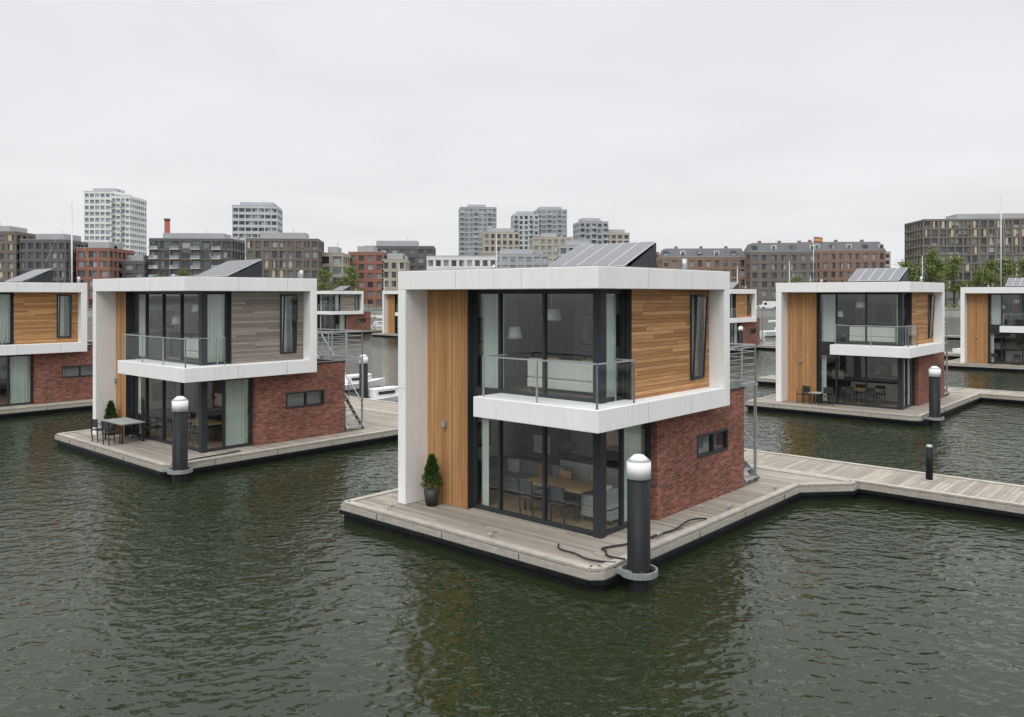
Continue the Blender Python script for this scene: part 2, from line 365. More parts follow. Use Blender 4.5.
    g.box('interior_floor','floorin',GX+.12,PB,GY+.1,IW-.003,Z2,Z2+.02)
    g.box('interior_wall','backwall',PB,PB+.15,BV+.31,IW-.003,.003,Z1-.003); g.box('interior_wall','backwall',PB,PB+.15,BV+.26,IW-.003,Z2+.002,Z3-.003)
    g.box('interior_side_wall','plaster',GX+.2,PB,IW-.05,IW-.004,.03,Z1-.003); g.box('interior_side_wall','plaster',GX+.2,PB,IW-.05,IW-.004,Z2+.02,Z3-.003)
    g.box('interior_side_wall','plaster',GU+.003,PB,BV+.303,BV+.34,.03,Z1-.003); g.box('interior_side_wall','plaster',3.05,PB,BV+.253,BV+.28,Z2+.02,Z3-.003)
    g.box('sideboard','cab',3.0,4.6,IW-.45,IW-.053,.03,.8); g.box('sideboard','cab',3.0,4.4,IW-.45,IW-.053,Z2+.02,Z2+.7)
    g.box('wall_picture_frame','dark',3.1,4.1,IW-.075,IW-.053,Z2+1.1,Z2+1.8); g.box('wall_picture','art',3.15,4.05,IW-.08,IW-.076,Z2+1.15,Z2+1.75)
    g.box('wall_picture_frame','dark',3.2,4.2,IW-.075,IW-.053,1.15,1.85); g.box('wall_picture','art',3.25,4.15,IW-.08,IW-.076,1.2,1.8)
    for (a,b,c1,c2,mt) in ((3.0,3.7,1.25,1.95,'art'),(2.1,2.8,1.25,1.95,'plaster'),(2.9,3.6,Z2+1.1,Z2+1.9,'dark'),(3.9,4.4,Z2+1.1,Z2+1.9,'art'),(1.9,2.6,Z2+1.2,Z2+1.8,'plaster')):
        g.box('picture_frame','dark',PB-.03,PB-.002,a-.03,b+.03,c1-.03,c2+.03); g.box('picture',mt,PB-.04,PB-.031,a,b,c1,c2)
    g.box('cabinet','cab',PB-.6,PB-.003,4.8,IW-.5,.03,2.3); g.box('cabinet','cab',PB-.45,PB-.003,4.7,5.8,Z2+.02,Z2+2.1)
    g.box('oven','plaster',PB-.61,PB-.601,5.1,5.7,1.0,1.5)
    g.box('kitchen_counter','plaster',PB-.65,PB-.003,2.1,4.7,.03,.93); g.box('kitchen_counter_top','dark',PB-.68,PB-.003,2.05,4.72,.93,.97)
    g.cyl('pendant_lamp','dark',(3.2,3.2,2.56),(3.2,3.2,1.9),.008,.008,6); g.cyl('pendant_lamp','dark',(3.2,3.2,1.9),(3.2,3.2,1.65),.06,.25,20)
    g.cyl('pendant_shade','cap',(3.0,3.6,Z3-.01),(3.0,3.6,Z3-.5),.008,.008,6); g.cyl('pendant_shade','cap',(3.0,3.6,Z3-.5),(3.0,3.6,Z3-.78),.2,.26,20)
    g.cyl('floor_lamp','dark',(2.6,4.5,Z2+.02),(2.6,4.5,Z2+1.4),.015,.015,8); g.cyl('floor_lamp_shade','sofa',(2.6,4.5,Z2+1.35),(2.6,4.5,Z2+1.65),.2,.14,20)
    curtain(g,(GX+.22,VW-.12),(GX+.22,VW-.85),Z2+.04,Z3-.1)
    curtain(g,(2.2,GY+.2),(2.92,GY+.2),Z2+.04,Z3-.1)
    if lowcurt: curtain(g,(GU-.95,GY+.2),(GU-.05,GY+.2),.05,Z1-.1)
    curtain(g,(GX+.2,VW-.1),(GX+.2,VW-.35),.05,Z1-.1)
    H=.98
    railing(g,'balcony',(FU+.1,LE-.25),(FU+.1,FV+.1),Z2,H,1.4,'steel',glass=True)
    railing(g,'balcony',(FU+.1,FV+.1),(2.5,FV+.1),Z2,H,1.4,'steel',glass=True)
    railing(g,'balcony',(2.5,FV+.1),(2.5,BV+.15),Z2,H,1.4,'steel',glass=True)
    g.beam('balcony_rail','steel',(FU+.1,LE-.25,Z2+H),(GX-.08,LE-.25,Z2+H),.05,.035)
    tu=BU+.95
    railing(g,'terrace',(RU+.1,BV+.1),(tu,BV+.1),2.95,1.1,.9,'steel',bars=5)
    railing(g,'terrace',(tu,BV+.1),(tu,BV+3.2),2.95,1.1,.9,'steel',bars=5)
    g.box('terrace_landing','steel',BU+.04,tu+.03,BV+2.9,BV+4.3,2.82,2.9)
    g.beam('terrace_landing','steel',(BU+.04,BV+.1,2.9),(tu,BV+.1,2.9),.06,.12); g.beam('terrace_landing','steel',(tu,BV+.1,2.9),(tu,BV+3,2.9),.06,.12)
    for vv in(BV+.1,BV+4.2): g.beam('stair_posts','steel',(tu,vv,0),(tu,vv,2.95),.07,.07)
    for uu in(BU+.1,tu):
        g.beam('stair_stringer','steel',(uu,BV+.0,.05),(uu,BV+2.95,2.85),.03,.2)
        g.beam('stair_handrail','steel',(uu,BV+.0,1.0),(uu,BV+2.95,3.85),.035,.035)
        for i in range(4): 
            vv=BV+.1+i*.9; zz=.1+(i*.9)*.95; g.beam('stair_handrail','steel',(uu,vv,zz),(uu,vv,zz+.95),.03,.03)
    for i in range(14):
        t=(i+.5)/14; g.box('stair_treads','steel',BU+.12,tu-.02,BV+2.95*t-.12,BV+2.95*t+.12,.05+2.8*t-.015,.05+2.8*t+.015)
    s0,s1=sol; n=5; pw=(s1-s0)/n
    for i in range(n):
        a=s0+i*pw+.008; b=s0+(i+1)*pw-.008
        q0=Vector((4.0,0,Z4+.1)); q1=Vector((5.5,0,Z4+.78)); nn=Vector((-.66,0,1.5)).normalized()*.03
        vs=[(q0.x,a,q0.z),(q1.x,a,q1.z),(q1.x,b,q1.z),(q0.x,b,q0.z)]
        vs+=[(x_+nn.x,y_,z_+nn.z) for x_,y_,z_ in vs]
        g.add('solar_frame','pvframe',vs,[(0,1,2,3),(7,6,5,4),(0,4,5,1),(1,5,6,2),(2,6,7,3),(3,7,4,0)])
        e=.02; m2=nn*1.15
        g.quad('solar_cells','solar',[(q0.x+m2.x+e,a+e,q0.z+m2.z+e*.44),(q0.x+m2.x+e,b-e,q0.z+m2.z+e*.44),(q1.x+m2.x-e,b-e,q1.z+m2.z-e*.44),(q1.x+m2.x-e,a+e,q1.z+m2.z-e*.44)])
    for vv in [s0+.05+i*(s1-s0-.1)/3 for i in range(4)]:
        g.beam('solar_mount','steel',(5.45,vv,Z4+.03),(5.45,vv,Z4+.74),.04,.04); g.beam('solar_mount','steel',(4.0,vv,Z4+.05),(5.5,vv,Z4+.05),.04,.04)
    g.add('solar_end_plate','frame',[(4.1,s0,Z4+.04),(5.5,s0,Z4+.04),(5.5,s0,Z4+.74)],[(0,1,2)])
    g.add('solar_back_plate','frame',[(5.51,s0,Z4+.04),(5.51,s1,Z4+.04),(5.51,s1,Z4+.76),(5.51,s0,Z4+.76)],[(0,1,2,3)])
    g.cyl('roof_vent','steel',(6.2,1.6,Z4),(6.2,1.6,Z4+.35),.07,.07,12); g.cyl('roof_vent','steel',(3.0,5.6,Z4),(3.0,5.6,Z4+.2),.06,.06,12)
    g.box('wall_lamp','steel',WU-.1,WU-.002,VW+.75,VW+.87,2.05,2.2)
    g.done(); return g
def pile(u,v,top=2.27,r=.235,name='mooring_pile'):
    x,y=W(u,v); g=Group(name,(x,y,DZ),ANG)
    g.cyl('shaft','pile',(0,0,-4),(0,0,top-.47),r,r,32)
    g.cyl('cap_band','cap',(0,0,top-.47),(0,0,top-.12),r+.012,r+.012,32); g.cyl('cap_cone','cap',(0,0,top-.12),(0,0,top),r+.012,.1,32)
    k=24
    R=r+.13
    for i in range(k):
        t0=2*math.pi*i/k;t1=2*math.pi*(i+1)/k
        g.beam('collar','steel',(R*math.cos(t0),R*math.sin(t0),-.1),(R*math.cos(t1),R*math.sin(t1),-.1),.05,.12)
    g.box('collar_bracket','steel',-.3,-.2,0,.5,-.15,-.05); g.box('collar_bracket','steel',.2,.3,0,.5,-.15,-.05)
    for i in range(4):
        t=math.pi/4+i*math.pi/2; g.cyl('guide_roller','rubber',((r+.05)*math.cos(t),(r+.05)*math.sin(t),-.16),((r+.05)*math.cos(t),(r+.05)*math.sin(t),-.02),.045,.045,12)
    g.done()
def potted(u,v,z=0,h=1.3):
    x,y=W(u,v); g=Group('potted_conifer',(x,y,DZ+z),ANG)
    g.cyl('pot','pot',(0,0,0),(0,0,.42),.15,.22,20); g.cyl('soil','bark',(0,0,.38),(0,0,.425),.19,.19,16)
    g.cyl('trunk','bark',(0,0,.4),(0,0,h*.9),.025,.008,8)
    rnd=random.Random(3); vs=[];fs=[]
    for i in range(2200):
        t=rnd.random()**.8; zz=.45+t*(h-.45); R=.25*(1-t)**.7*(1+.12*math.sin(t*25))+.02
        a=rnd.random()*6.283; rr=R*(.45+.6*rnd.random()); p=Vector((rr*math.cos(a),rr*math.sin(a),zz))
        d=Vector((math.cos(a)*.7,math.sin(a)*.7,.9+rnd.random()*.4)).normalized(); sd=Vector((rnd.uniform(-1,1),rnd.uniform(-1,1),rnd.uniform(-1,1))).normalized()
        w=sd.cross(d).normalized()*.014; l=.07+.03*rnd.random(); o=len(vs)
        vs+=[tuple(p-w),tuple(p+w),tuple(p+d*l)]; fs.append((o,o+1,o+2))
    g.add('foliage','conifer',vs,fs); g.done()
def sofa(u,v,z,rot=0,mat='sofa',w=2.2,c1='olive',c2='orange'):
    x,y=W(u,v); g=Group('sofa',(x,y,DZ+z),ANG+rot)
    g.box('base',mat,-w/2,w/2,-.45,.45,.12,.36,.03); g.box('backrest',mat,-w/2,w/2,.25,.45,.37,.85,.05)
    for s in(-1,1): g.box('armrest',mat,s*w/2,s*(w/2-.2),-.45,.24,.37,.62,.04)
    for i in range(2): g.box('seat_cushion',mat,-w/2+.22+i*(w/2-.22),-.02+i*(w/2-.2),-.44,.23,.37,.5,.04)
    for s in(-1,1):
        for t in(-1,1): g.cyl('leg','dark',(s*(w/2-.1),t*.38,0),(s*(w/2-.1),t*.38,.12),.02,.02,8)
    g.box('pillow',c1,-w*.36,-w*.18,.05,.2,.5,.88,.05); g.box('pillow_b',c2,w*.14,w*.32,.05,.2,.5,.88,.05); g.done()
def table(u,v,z=0,w=1.8,d=.9,h=.75,top='tablew',name='dining_table'):
    x,y=W(u,v); g=Group(name,(x,y,DZ+z),ANG)
    g.box('top',top,-d/2,d/2,-w/2,w/2,h-.04,h,.005)
    for s in(-1,1):
        for t in(-1,1): g.beam('leg','dark',(s*(d/2-.08),t*(w/2-.1),0),(s*(d/2-.08),t*(w/2-.1),h-.04),.05,.05)
    g.done()
def chair(u,v,z=0,rot=0,mat='dark'):
    x,y=W(u,v); g=Group('chair',(x,y,DZ+z),ANG+rot)
    g.box('seat',mat,-.22,.22,-.22,.22,.43,.47,.015); 
    for s in(-1,1):
        g.beam('leg','dark',(s*.2,-.2,0),(s*.2,-.2,.43),.03,.03); g.beam('leg','dark',(s*.2,.2,0),(s*.22,.26,.88),.03,.03)
        g.beam('armrest','dark',(s*.22,-.2,.65),(s*.22,.22,.65),.04,.02); g.beam('armrest','dark',(s*.22,-.2,.43),(s*.22,-.2,.65),.025,.025)
    g.box('backrest',mat,-.21,.21,.215,.245,.55,.86,.01)
    g.done()
def rope(name,pts,r=.022,mat='rubber'):
    cu=bpy.data.curves.new(name,'CURVE'); cu.dimensions='3D'; cu.bevel_depth=r; cu.bevel_resolution=3
    sp=cu.splines.new('NURBS'); sp.points.add(len(pts)-1); sp.use_endpoint_u=True; sp.order_u=4
    for i,p in enumerate(pts):
        x,y=W(p[0],p[1]); sp.points[i].co=(x,y,DZ+p[2],1)
    o=bpy.data.objects.new(name,cu); COL.objects.link(o); cu.materials.append(M[mat])
# ------------------------------------------------------------------ houses
mainpoly=[(.22,0),(10.0,0),(11.2,-1.1),(11.59,-1.1),(11.59,8.39),(0,8.39),(0,.22)]
house(0,0,poly=mainpoly)
LU_,LV_=-1.0,16.3
house(LU_,LV_,RW=8.2,RU=6.28,BU=7.94,GU=3.9,VW=7.0,LE=5.9,mat_h='grey_h',mul=(2.9,4.3,5.7),sol=(3.3,5.9))
house(-2.2,35.0,RW=8.2,RU=6.28,BU=7.94,GU=3.9,VW=7.0,LE=5.9,mul=(2.9,4.3,5.7),sol=(3.3,5.9))
RU0,RV0=26.7,1.3
house(RU0,RV0,pu=11.6)
house(60,.3,pu=11.6); house(60.5,-17,pu=11.6)
house(62,76,pu=11.6,mul=(2.4,3.4,4.3)); house(60,92,pu=11.6,mat_h='grey_h'); house(66,30,pu=11.6); house(66,46,pu=11.6); house(60,110,pu=11.6); 
house(97,20,pu=11.6,mat_h='grey_h'); house(97,-14,pu=11.6); house(27,-18,pu=11.6,mat_h='grey_h')
def pier(u0,u1,v0,v1):
    x,y=W(0,0); g=Group('pier_walkway',(x,y,DZ),ANG)
    deckstack(g,[(u0,v0),(u1,v0),(u1,v1),(u0,v1)],'pierdeck'); g.done()
pier(11.6,14.2,-30,58); pier(38.32,40.8,-40,14.5); pier(71.7,74.2,-30,125); pier(108.7,111,-30,40)
for (u,v) in [(13.3,-2.6),(13.3,-14)]:
    x,y=W(u,v); g=Group('service_bollard',(x,y,DZ)); g.cyl('post','pile',(0,0,0),(0,0,.98),.1,.1,20); g.cyl('base_plate','steel',(0,0,0),(0,0,.02),.17,.17,20); g.cyl('cap','steel',(0,0,.98),(0,0,1.05),.105,.07,20); g.done()
pile(.89,-.38); pile(LU_+.3,LV_-.38); pile(RU0+.9,RV0-.4); pile(60.9,-.1); pile(14.6,26,2.3); pile(14.6,9.5,2.3); pile(62.9,75.6); pile(66.9,29.6); pile(41.2,6); pile(-1.3,34.6)
# furniture and plants
potted(1.4,6.35); potted(LU_+1.4,LV_+7.55)
table(LU_+1.2,LV_+5.9,w=1.7,top='sofag',name='patio_table')
for dv in(-.5,.5):
    chair(LU_+.55,LV_+5.9+dv,0,math.pi/2+.1); chair(LU_+1.85,LV_+5.9+dv,0,-math.pi/2)
chair(RU0+1.3,RV0+5.9,0,-1.9); chair(RU0+1.3,RV0+4.6,0,-1.2); table(RU0+1.3,RV0+5.2,w=.6,d=.6,h=.6,top='sofag',name='patio_table')
chair(61.3,5.2,0,-1.6); chair(61.3,3.6,0,-1.6)
sofa(2.95,2.9,3.08,math.pi/2); sofa(3.9,5.2,.03,-math.pi/2,'sofag',c1='sofa',c2='orange')
table(3.0,3.3,.03,w=1.9,d=.95)
for dv in(-.5,.5): chair(2.45,3.3+dv,.03,math.pi/2,'cab'); chair(3.6,3.3+dv,.03,-math.pi/2,'tablew')
sofa(3.4,2.05,.03,math.pi,'sofag',w=1.3,c1='olive',c2='sofa')
for (a,b) in((LU_,LV_),(RU0,RV0)):
    table(a+3.0,b+3.4,.03,w=1.9,d=.95)
    for dv in(-.5,.5): chair(a+2.5,b+3.4+dv,.03,math.pi/2); chair(a+3.6,b+3.4+dv,.03,-math.pi/2)
    sofa(a+2.95,b+2.9,3.08,math.pi/2)
rope('mooring_rope',[(.95,.0,.05),(.8,.5,.04),(1.3,.55,.04),(1.1,.95,.04),(2.2,.35,.04),(3.0,.5,.04),(3.6,.22,.04),(4.4,.5,.12),(4.9,.25,.04)])
rope('mooring_rope',[(.7,.05,.03),(.3,.6,.04),(.8,1.0,.04),(.5,1.5,.03),(.9,1.7,.03)],.018)
rope('mooring_rope',[(LU_+.6,LV_+.1,.05),(LU_+1.2,LV_+.5,.04),(LU_+2.2,LV_+.3,.04),(LU_+3,LV_+.6,.04)])
for (u,v) in((2.9,.35),(6.2,.3),(.35,3.2),(.35,6.8),(9.0,.3)):
    x,y=W(u,v); g=Group('deck_cleat',(x,y,DZ+.03),ANG)
    for s in(-1,1): g.cyl('foot','steel',(s*.05,0,0),(s*.05,0,.06),.015,.015,8)
    g.cyl('horn','steel',(-.14,0,.07),(.14,0,.07),.017,.017,8); g.done()
# ------------------------------------------------------------------ boats
M['hull']=simple('boat_gelcoat',(.7,.71,.72),.3,.04); M['hullb']=simple('boat_navy',(.03,.05,.09),.3,.05); M['alu']=simple('mast_aluminium',(.5,.51,.52),.35,.05,metal=.5)
def boat(x,y,Ln,mast,rot,mat='hull',name='sailboat'):
    g=Group(name,(x,y,0),rot); B=Ln*.3; secs=[]; n=9
    for i in range(n):
        t=i/(n-1); xx=-Ln/2+Ln*t; w=B/2*(1-(max(0,t-.35)/.65)**2.2)*(.85+.15*min(1,t/.3)); w=max(w,.02); sh=.75*Ln/9*(1+.35*t*t)
        secs.append([(xx,-w,sh),(xx,-w*.85,.1),(xx,0,-.3*(1-.7*t)),(xx,w*.85,.1),(xx,w,sh)])
    vs=[p for s in secs for p in s]; fs=[]
    for i in range(n-1):
        for j in range(4): a=i*5+j; fs.append((a,a+1,a+6,a+5))
        fs.append((i*5+4,i*5,i*5+5,i*5+9))
    fs.append((0,1,2,3,4)); fs.append(tuple((n-1)*5+j for j in(4,3,2,1,0)))
    g.add('hull',mat,vs,fs); dz=.78*Ln/9
    g.prism('cabin','hull',[(-Ln*.15,-B*.28),(Ln*.18,-B*.24),(Ln*.26,-B*.1),(Ln*.26,B*.1),(Ln*.18,B*.24),(-Ln*.15,B*.28)],dz,dz+.5,.05)
    g.box('cabin_window','dark',-Ln*.1,Ln*.15,-B*.29,B*.29,dz+.18,dz+.34)
    if mast:
        g.cyl('mast','alu',(Ln*.08,0,dz),(Ln*.08,0,mast),.065,.04,10); g.cyl('boom','alu',(Ln*.07,0,dz+1.3),(-Ln*.36,0,dz+1.3),.07,.07,8)
        g.cyl('furled_sail','sofa',(Ln*.05,0,dz+1.42),(-Ln*.34,0,dz+1.42),.12,.09,8)
        for s in(-1,1):
            g.cyl('shrouds','alu',(Ln*.05,s*B*.42,dz),(Ln*.08,0,mast*.97),.005,.005,5); g.cyl('spreader','alu',(Ln*.08,0,mast*.6),(Ln*.08,s*.8,mast*.6),.02,.02,5)
        g.cyl('forestay','alu',(Ln*.48,0,dz+.2),(Ln*.08,0,mast*.97),.006,.006,5); g.cyl('backstay','alu',(-Ln*.49,0,dz),(Ln*.08,0,mast),.005,.005,5)
    g.done()
boat(-32.9,60,8,12.8,.6); boat(47.2,80,10,15.8,.5); boat(-1.7,112,9,14.5,2.2)
boat(31,115,9,10,.4,'hullb'); boat(40,120,9,11,.4); boat(-7.2,45,4.6,0,ANG,'hull','motorboat'); boat(-10,52,5,0,ANG,'hull','motorboat'); boat(-20,140,9,11.5,.3); boat(62,125,10,12,.5)
boat(-24,150,8,9,.3); boat(54,150,8,9.5,.3)
boat(30,84,6,0,.6,'hull','motorboat')
# ------------------------------------------------------------------ water and land
def sheet(name,pts,z,mat):
    me=bpy.data.meshes.new(name); me.from_pydata([(x,y,z) for x,y in pts],[],[tuple(range(len(pts)))]); o=bpy.data.objects.new(name,me); COL.objects.link(o); me.materials.append(M[mat]); return o
def watermat():
    m,nt,b=newmat('harbour_water')
    b.inputs['Roughness'].default_value=.03; b.inputs['IOR'].default_value=1.333
    f=noise(nt,(.35,.35,.35),.25,2); L(nt,mix(nt,f,(.0125,.0195,.0075),(.019,.0275,.0115)),b.inputs['Base Color'])
    def mp(sx,sy,rot,s,d,r,dist=.4):
        tc=N(nt,'ShaderNodeTexCoord'); q=N(nt,'ShaderNodeMapping'); q.inputs['Rotation'].default_value=(0,0,rot); q.inputs['Scale'].default_value=(sx,sy,1)
        L(nt,tc.outputs['Object'],q.inputs['Vector']); n=N(nt,'ShaderNodeTexNoise'); n.inputs['Scale'].default_value=s; n.inputs['Detail'].default_value=d; n.inputs['Roughness'].default_value=r
        n.inputs['Distortion'].default_value=dist
        L(nt,q.outputs[0],n.inputs['Vector']); return n.outputs['Fac']
    a=mp(.85,1.15,.5,2.3,1,.5); c=mp(.85,1.1,-.5,5.0,1.5,.5); e=mp(.9,1.1,.9,.6,1,.5); d=mp(1,1,.1,.12,2,.5)
    h=math_(nt,'ADD',math_(nt,'ADD',math_(nt,'MULTIPLY',a,.062),math_(nt,'MULTIPLY',c,.032)),math_(nt,'MULTIPLY',e,.05))
    amp=ramp(nt,d,.3,.7,.75,1.2); h=math_(nt,'MULTIPLY',h,amp)
    bp=N(nt,'ShaderNodeBump'); bp.inputs['Strength'].default_value=1; bp.inputs['Distance'].default_value=1.0
    L(nt,h,bp.inputs['Height']); L(nt,bp.outputs[0],b.inputs['Normal']); return m
M['water']=watermat()
sheet('water',[(-4000,-400),(4000,-400),(4000,6000),(-4000,6000)],0,'water')
M['ground']=simple('city_ground',(.13,.14,.11),.9,.3,sc=.05)
g=Group('ground',(0,0,0)); g.prism('bank','ground',[(-3500,228),(3500,228),(3500,5900),(-3500,5900)],-.5,2.0); g.done()
g=Group('quay_wall',(0,0,0)); g.box('wall','concrete',-900,900,227.3,228,-.6,2.02); g.box('coping','wgrey',-900,900,227.1,228.3,2.02,2.25); g.done()
# ------------------------------------------------------------------ city
def building(name,cx,cy,w,d,h,rot=0,wall='wbrown',gl='cgl',fl=3.1,bay=3.2,pier=1.2,band=1.1,roof=None,irr=0,pent=True,balc=0,seed=0):
    rnd=random.Random(seed+int(cx*7)); g=Group(name,(cx,cy,2.0),rot); h-=2.0
    x0,x1,y0,y1=-w/2,w/2,-d/2,d/2
    nf=max(2,round(h/fl)); fh=h/nf
    g.box('windows',gl,x0+.4,x1-.4,y0+.4,y1-.4,0,h-.2)
    for i in range(nf+1):
        z=i*fh; g.box('walls',wall,x0,x1,y0,y1,max(0,z-band/2) if i<nf else z-band/2,z+band/2)
    nb=max(2,round(w/bay))
    for i in range(nb+1):
        c=x0+w*i/nb; pp=pier*(1+irr*rnd.uniform(-.5,.5)); a=max(x0+.05,c-pp/2); b=min(x1-.05,c+pp/2)
        g.box('walls',wall,a,b,y0+.06,y0+.5,0,h-band/2-.01)
    nb2=max(2,round(d/bay))
    for s,xa in((0,x0+.06),(1,x1-.5)):
        for i in range(nb2+1):
            c=y0+d*i/nb2; a=max(y0+.05,c-pier/2); b=min(y1-.05,c+pier/2); g.box('walls',wall,xa,xa+.44,a,b,0,h-band/2-.01)
    # parapet capping and thin sills give each facade a lighter line
    g.box('parapet_cap','wgrey',x0-.06,x1+.06,y0-.06,y0+.3,h+band/2+.003,h+band/2+.15)
    if irr:
        for i in range(nf):
            for j in range(nb):
                if rnd.random()<.42:
                    c=x0+w*(j+.5)/nb+rnd.uniform(-.5,.5); ww=bay*rnd.uniform(.2,.4); z=i*fh
                    g.box('facade_panels','wgold' if rnd.random()<.65 else wall,c-ww/2,c+ww/2,y0+.1,y0+.42,z+band/2+.01,z+fh-band/2-.01)
    if balc:
        for i in range(1,nf):
            for j in range(nb):
                if (j%balc)==0:
                    c=x0+w*(j+.5)/nb; z=i*fh
                    g.box('balconies','wwhite',c-bay*.42,c+bay*.42,y0-1.3,y0-.02,z-.1,z+.12); g.box('balcony_rails','cgl2',c-bay*.42,c+bay*.42,y0-1.3,y0-1.24,z+.12,z+1.1)
    H=h+band/2
    if roof=='mansard':
        vs=[(x0,y0,H),(x1,y0,H),(x1,y1,H),(x0,y1,H),(x0+1.5,y0+2.2,H+3.2),(x1-1.5,y0+2.2,H+3.2),(x1-1.5,y1-2.2,H+3.2),(x0+1.5,y1-2.2,H+3.2)]
        g.add('roof','slate',vs,[(3,2,1,0),(4,5,6,7),(0,1,5,4),(1,2,6,5),(2,3,7,6),(3,0,4,7)])
        for j in range(nb):
            if j%2==0:
                c=x0+w*(j+.5)/nb; g.box('dormers','wwhite' if j%4 else 'slate',c-.9,c+.9,y0+.5,y0+2.5,H+.3,H+2.2); g.box('dormer_windows','cgl',c-.65,c+.65,y0+.45,y0+.5,H+.6,H+2.0)
        for j in range(3): c=x0+w*(.2+.3*j); g.box('chimneys','wbrick',c-.5,c+.5,-1,.2,H+3,H+4.2)
    elif pent:
        a=rnd.uniform(.1,.3)*w; g.box('plant_room','wgrey',x0+a,x1-a*rnd.uniform(.7,1.6),y0+d*.25,y1-d*.2,H,H+2.2)
        for j in range(4): c=rnd.uniform(x0+1,x1-1); g.box('roof_units','wgrey',c,c+rnd.uniform(.8,1.8),-1,1,H,H+rnd.uniform(.8,1.6))
        g.cyl('aerial','wdark',(x0+w*.6,0,H),(x0+w*.6,0,H+4),.08,.04,6)
    g.done()
B=building
B('apartment_building',-174,275,26,20,26,.05,'wbrown',pier=1.4,irr=.6); B('apartment_building',-153,277,15,20,23.5,.02,'wdark',pier=1.0,bay=2.6)
B('apartment_building',-138.5,280,11,18,21,.0,'wred')
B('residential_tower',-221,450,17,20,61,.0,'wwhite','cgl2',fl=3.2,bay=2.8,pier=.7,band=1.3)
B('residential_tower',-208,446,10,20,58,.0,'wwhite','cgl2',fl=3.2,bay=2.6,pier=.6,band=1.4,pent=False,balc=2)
B('apartment_building',-132,288,14,18,17,.0,'wdark')
B('apartment_building',-111.5,292,28,18,25,.08,'wdark',bay=3.6,pier=.7,band=.9,balc=2)
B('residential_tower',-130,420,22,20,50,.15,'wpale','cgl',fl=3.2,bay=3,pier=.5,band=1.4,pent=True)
B('apartment_building',-72,262,22,16,23,.12,'wbrown',bay=2.4,pier=.9,band=.8,irr=.4)
B('apartment_building',-58.5,272,8,14,19,.0,'wbeige')
B('apartment_building',-49.5,285,12,14,20,.0,'wred','cgl'); B('apartment_building',-40,284,8,12,17.5,.0,'wbeige','cgl',bay=2.4); B('apartment_building',-41,303,25,16,23,.05,'wdark',bay=3)
B('white_office',-15,252,21,14,17,.0,'wwhite',fl=2.9,bay=2.3,pier=.9,band=1.2,pent=False)
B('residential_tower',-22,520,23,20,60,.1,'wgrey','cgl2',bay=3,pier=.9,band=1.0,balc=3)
B('apartment_building',-6,420,18,18,37,.1,'wbeige',pier=1.3); 
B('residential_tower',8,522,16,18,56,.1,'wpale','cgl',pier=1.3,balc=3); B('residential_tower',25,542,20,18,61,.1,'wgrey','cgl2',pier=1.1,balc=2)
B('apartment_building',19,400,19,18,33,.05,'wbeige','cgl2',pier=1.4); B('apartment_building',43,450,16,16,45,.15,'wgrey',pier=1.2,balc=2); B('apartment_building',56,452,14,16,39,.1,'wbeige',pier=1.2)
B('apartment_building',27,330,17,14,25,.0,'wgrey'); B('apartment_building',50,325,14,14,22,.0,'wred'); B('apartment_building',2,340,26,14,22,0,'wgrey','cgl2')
B('terraced_block',69,300,30,14,19,-.05,'wbrick',roof='mansard',pier=1.6,bay=3); B('terraced_block',95,292,23,14,20.5,-.08,'wbrown',roof='mansard',pier=1.6,bay=3.3); B('terraced_block',119,302,31,14,21.5,-.08,'wbrick',roof='mansard',pier=1.5,bay=2.8)
B('apartment_building',168,292,48,18,32,-.12,'wbrown',bay=2.6,pier=.8,band=.6,irr=1.0)
B('apartment_building',-230,300,50,20,24,.1,'wbrick'); B('apartment_building',235,310,50,20,26,-.1,'wbeige'); B('apartment_building',150,400,60,20,26,0,'wbeige')
g=Group('brick_chimney',(-121,288,2)); g.cyl('stack','chim',(0,0,0),(0,0,30.2),1.3,.9,20); g.cyl('stack_rim','slate',(0,0,30.2),(0,0,30.8),1.1,1.1,20); g.done()
M['flagr']=simple('flag_red',(.33,.07,.05),.8,.05); M['flagy']=simple('flag_yellow',(.5,.38,.12),.8,.05)
g=Group('flagpole',(84.5,230,2)); g.cyl('pole','alu',(0,0,0),(0,0,20.5),.12,.06,10)
for r,(z0,z1,m_) in enumerate(((20.3,19.9,'flagr'),(19.9,19.2,'flagy'),(19.2,18.8,'flagr'))):
    vs=[];fs=[]
    for i in range(13):
        x=i*.22; yy=.18*math.sin(x*2.6); vs+=[(x,yy,z0-.1*x*x/2),(x,yy,z1-.1*x*x/2)]
    for i in range(12): fs.append((2*i,2*i+1,2*i+3,2*i+2))
    g.add('flag_stripe_%d'%r,m_,vs,fs)
g.done()
def van(x,y,rot,mat='hull'):
    g=Group('parked_van',(x,y,2.02),rot)
    prof=[(-2.5,.35),(2.45,.35),(2.5,.9),(2.2,1.15),(1.5,2.0),(1.2,2.15),(-2.45,2.15),(-2.5,2.0)]
    k=len(prof); vs=[(a,-.95,b) for a,b in prof]+[(a,.95,b) for a,b in prof]
    g.add('body',mat,vs,[tuple(range(k)),tuple(range(2*k-1,k-1,-1))]+[(i,(i+1)%k,(i+1)%k+k,i+k) for i in range(k)],.04)
    for s in(-1,1):
        g.box('side_window','dark',.6,1.45,s*.953,s*.965,1.2,1.85)
        for a in(-1.6,1.6): g.cyl('wheel','rubber',(a,s*.78,.35),(a,s*.98,.35),.35,.35,18)
    g.quad('windscreen','dark',[(2.23,-.8,1.16),(2.23,.8,1.16),(1.56,.8,1.98),(1.56,-.8,1.98)])
    g.done()
van(66,230,.1); van(72,230.5,3.1); van(-30,230.5,0,'hullb'); van(112,230.5,0)
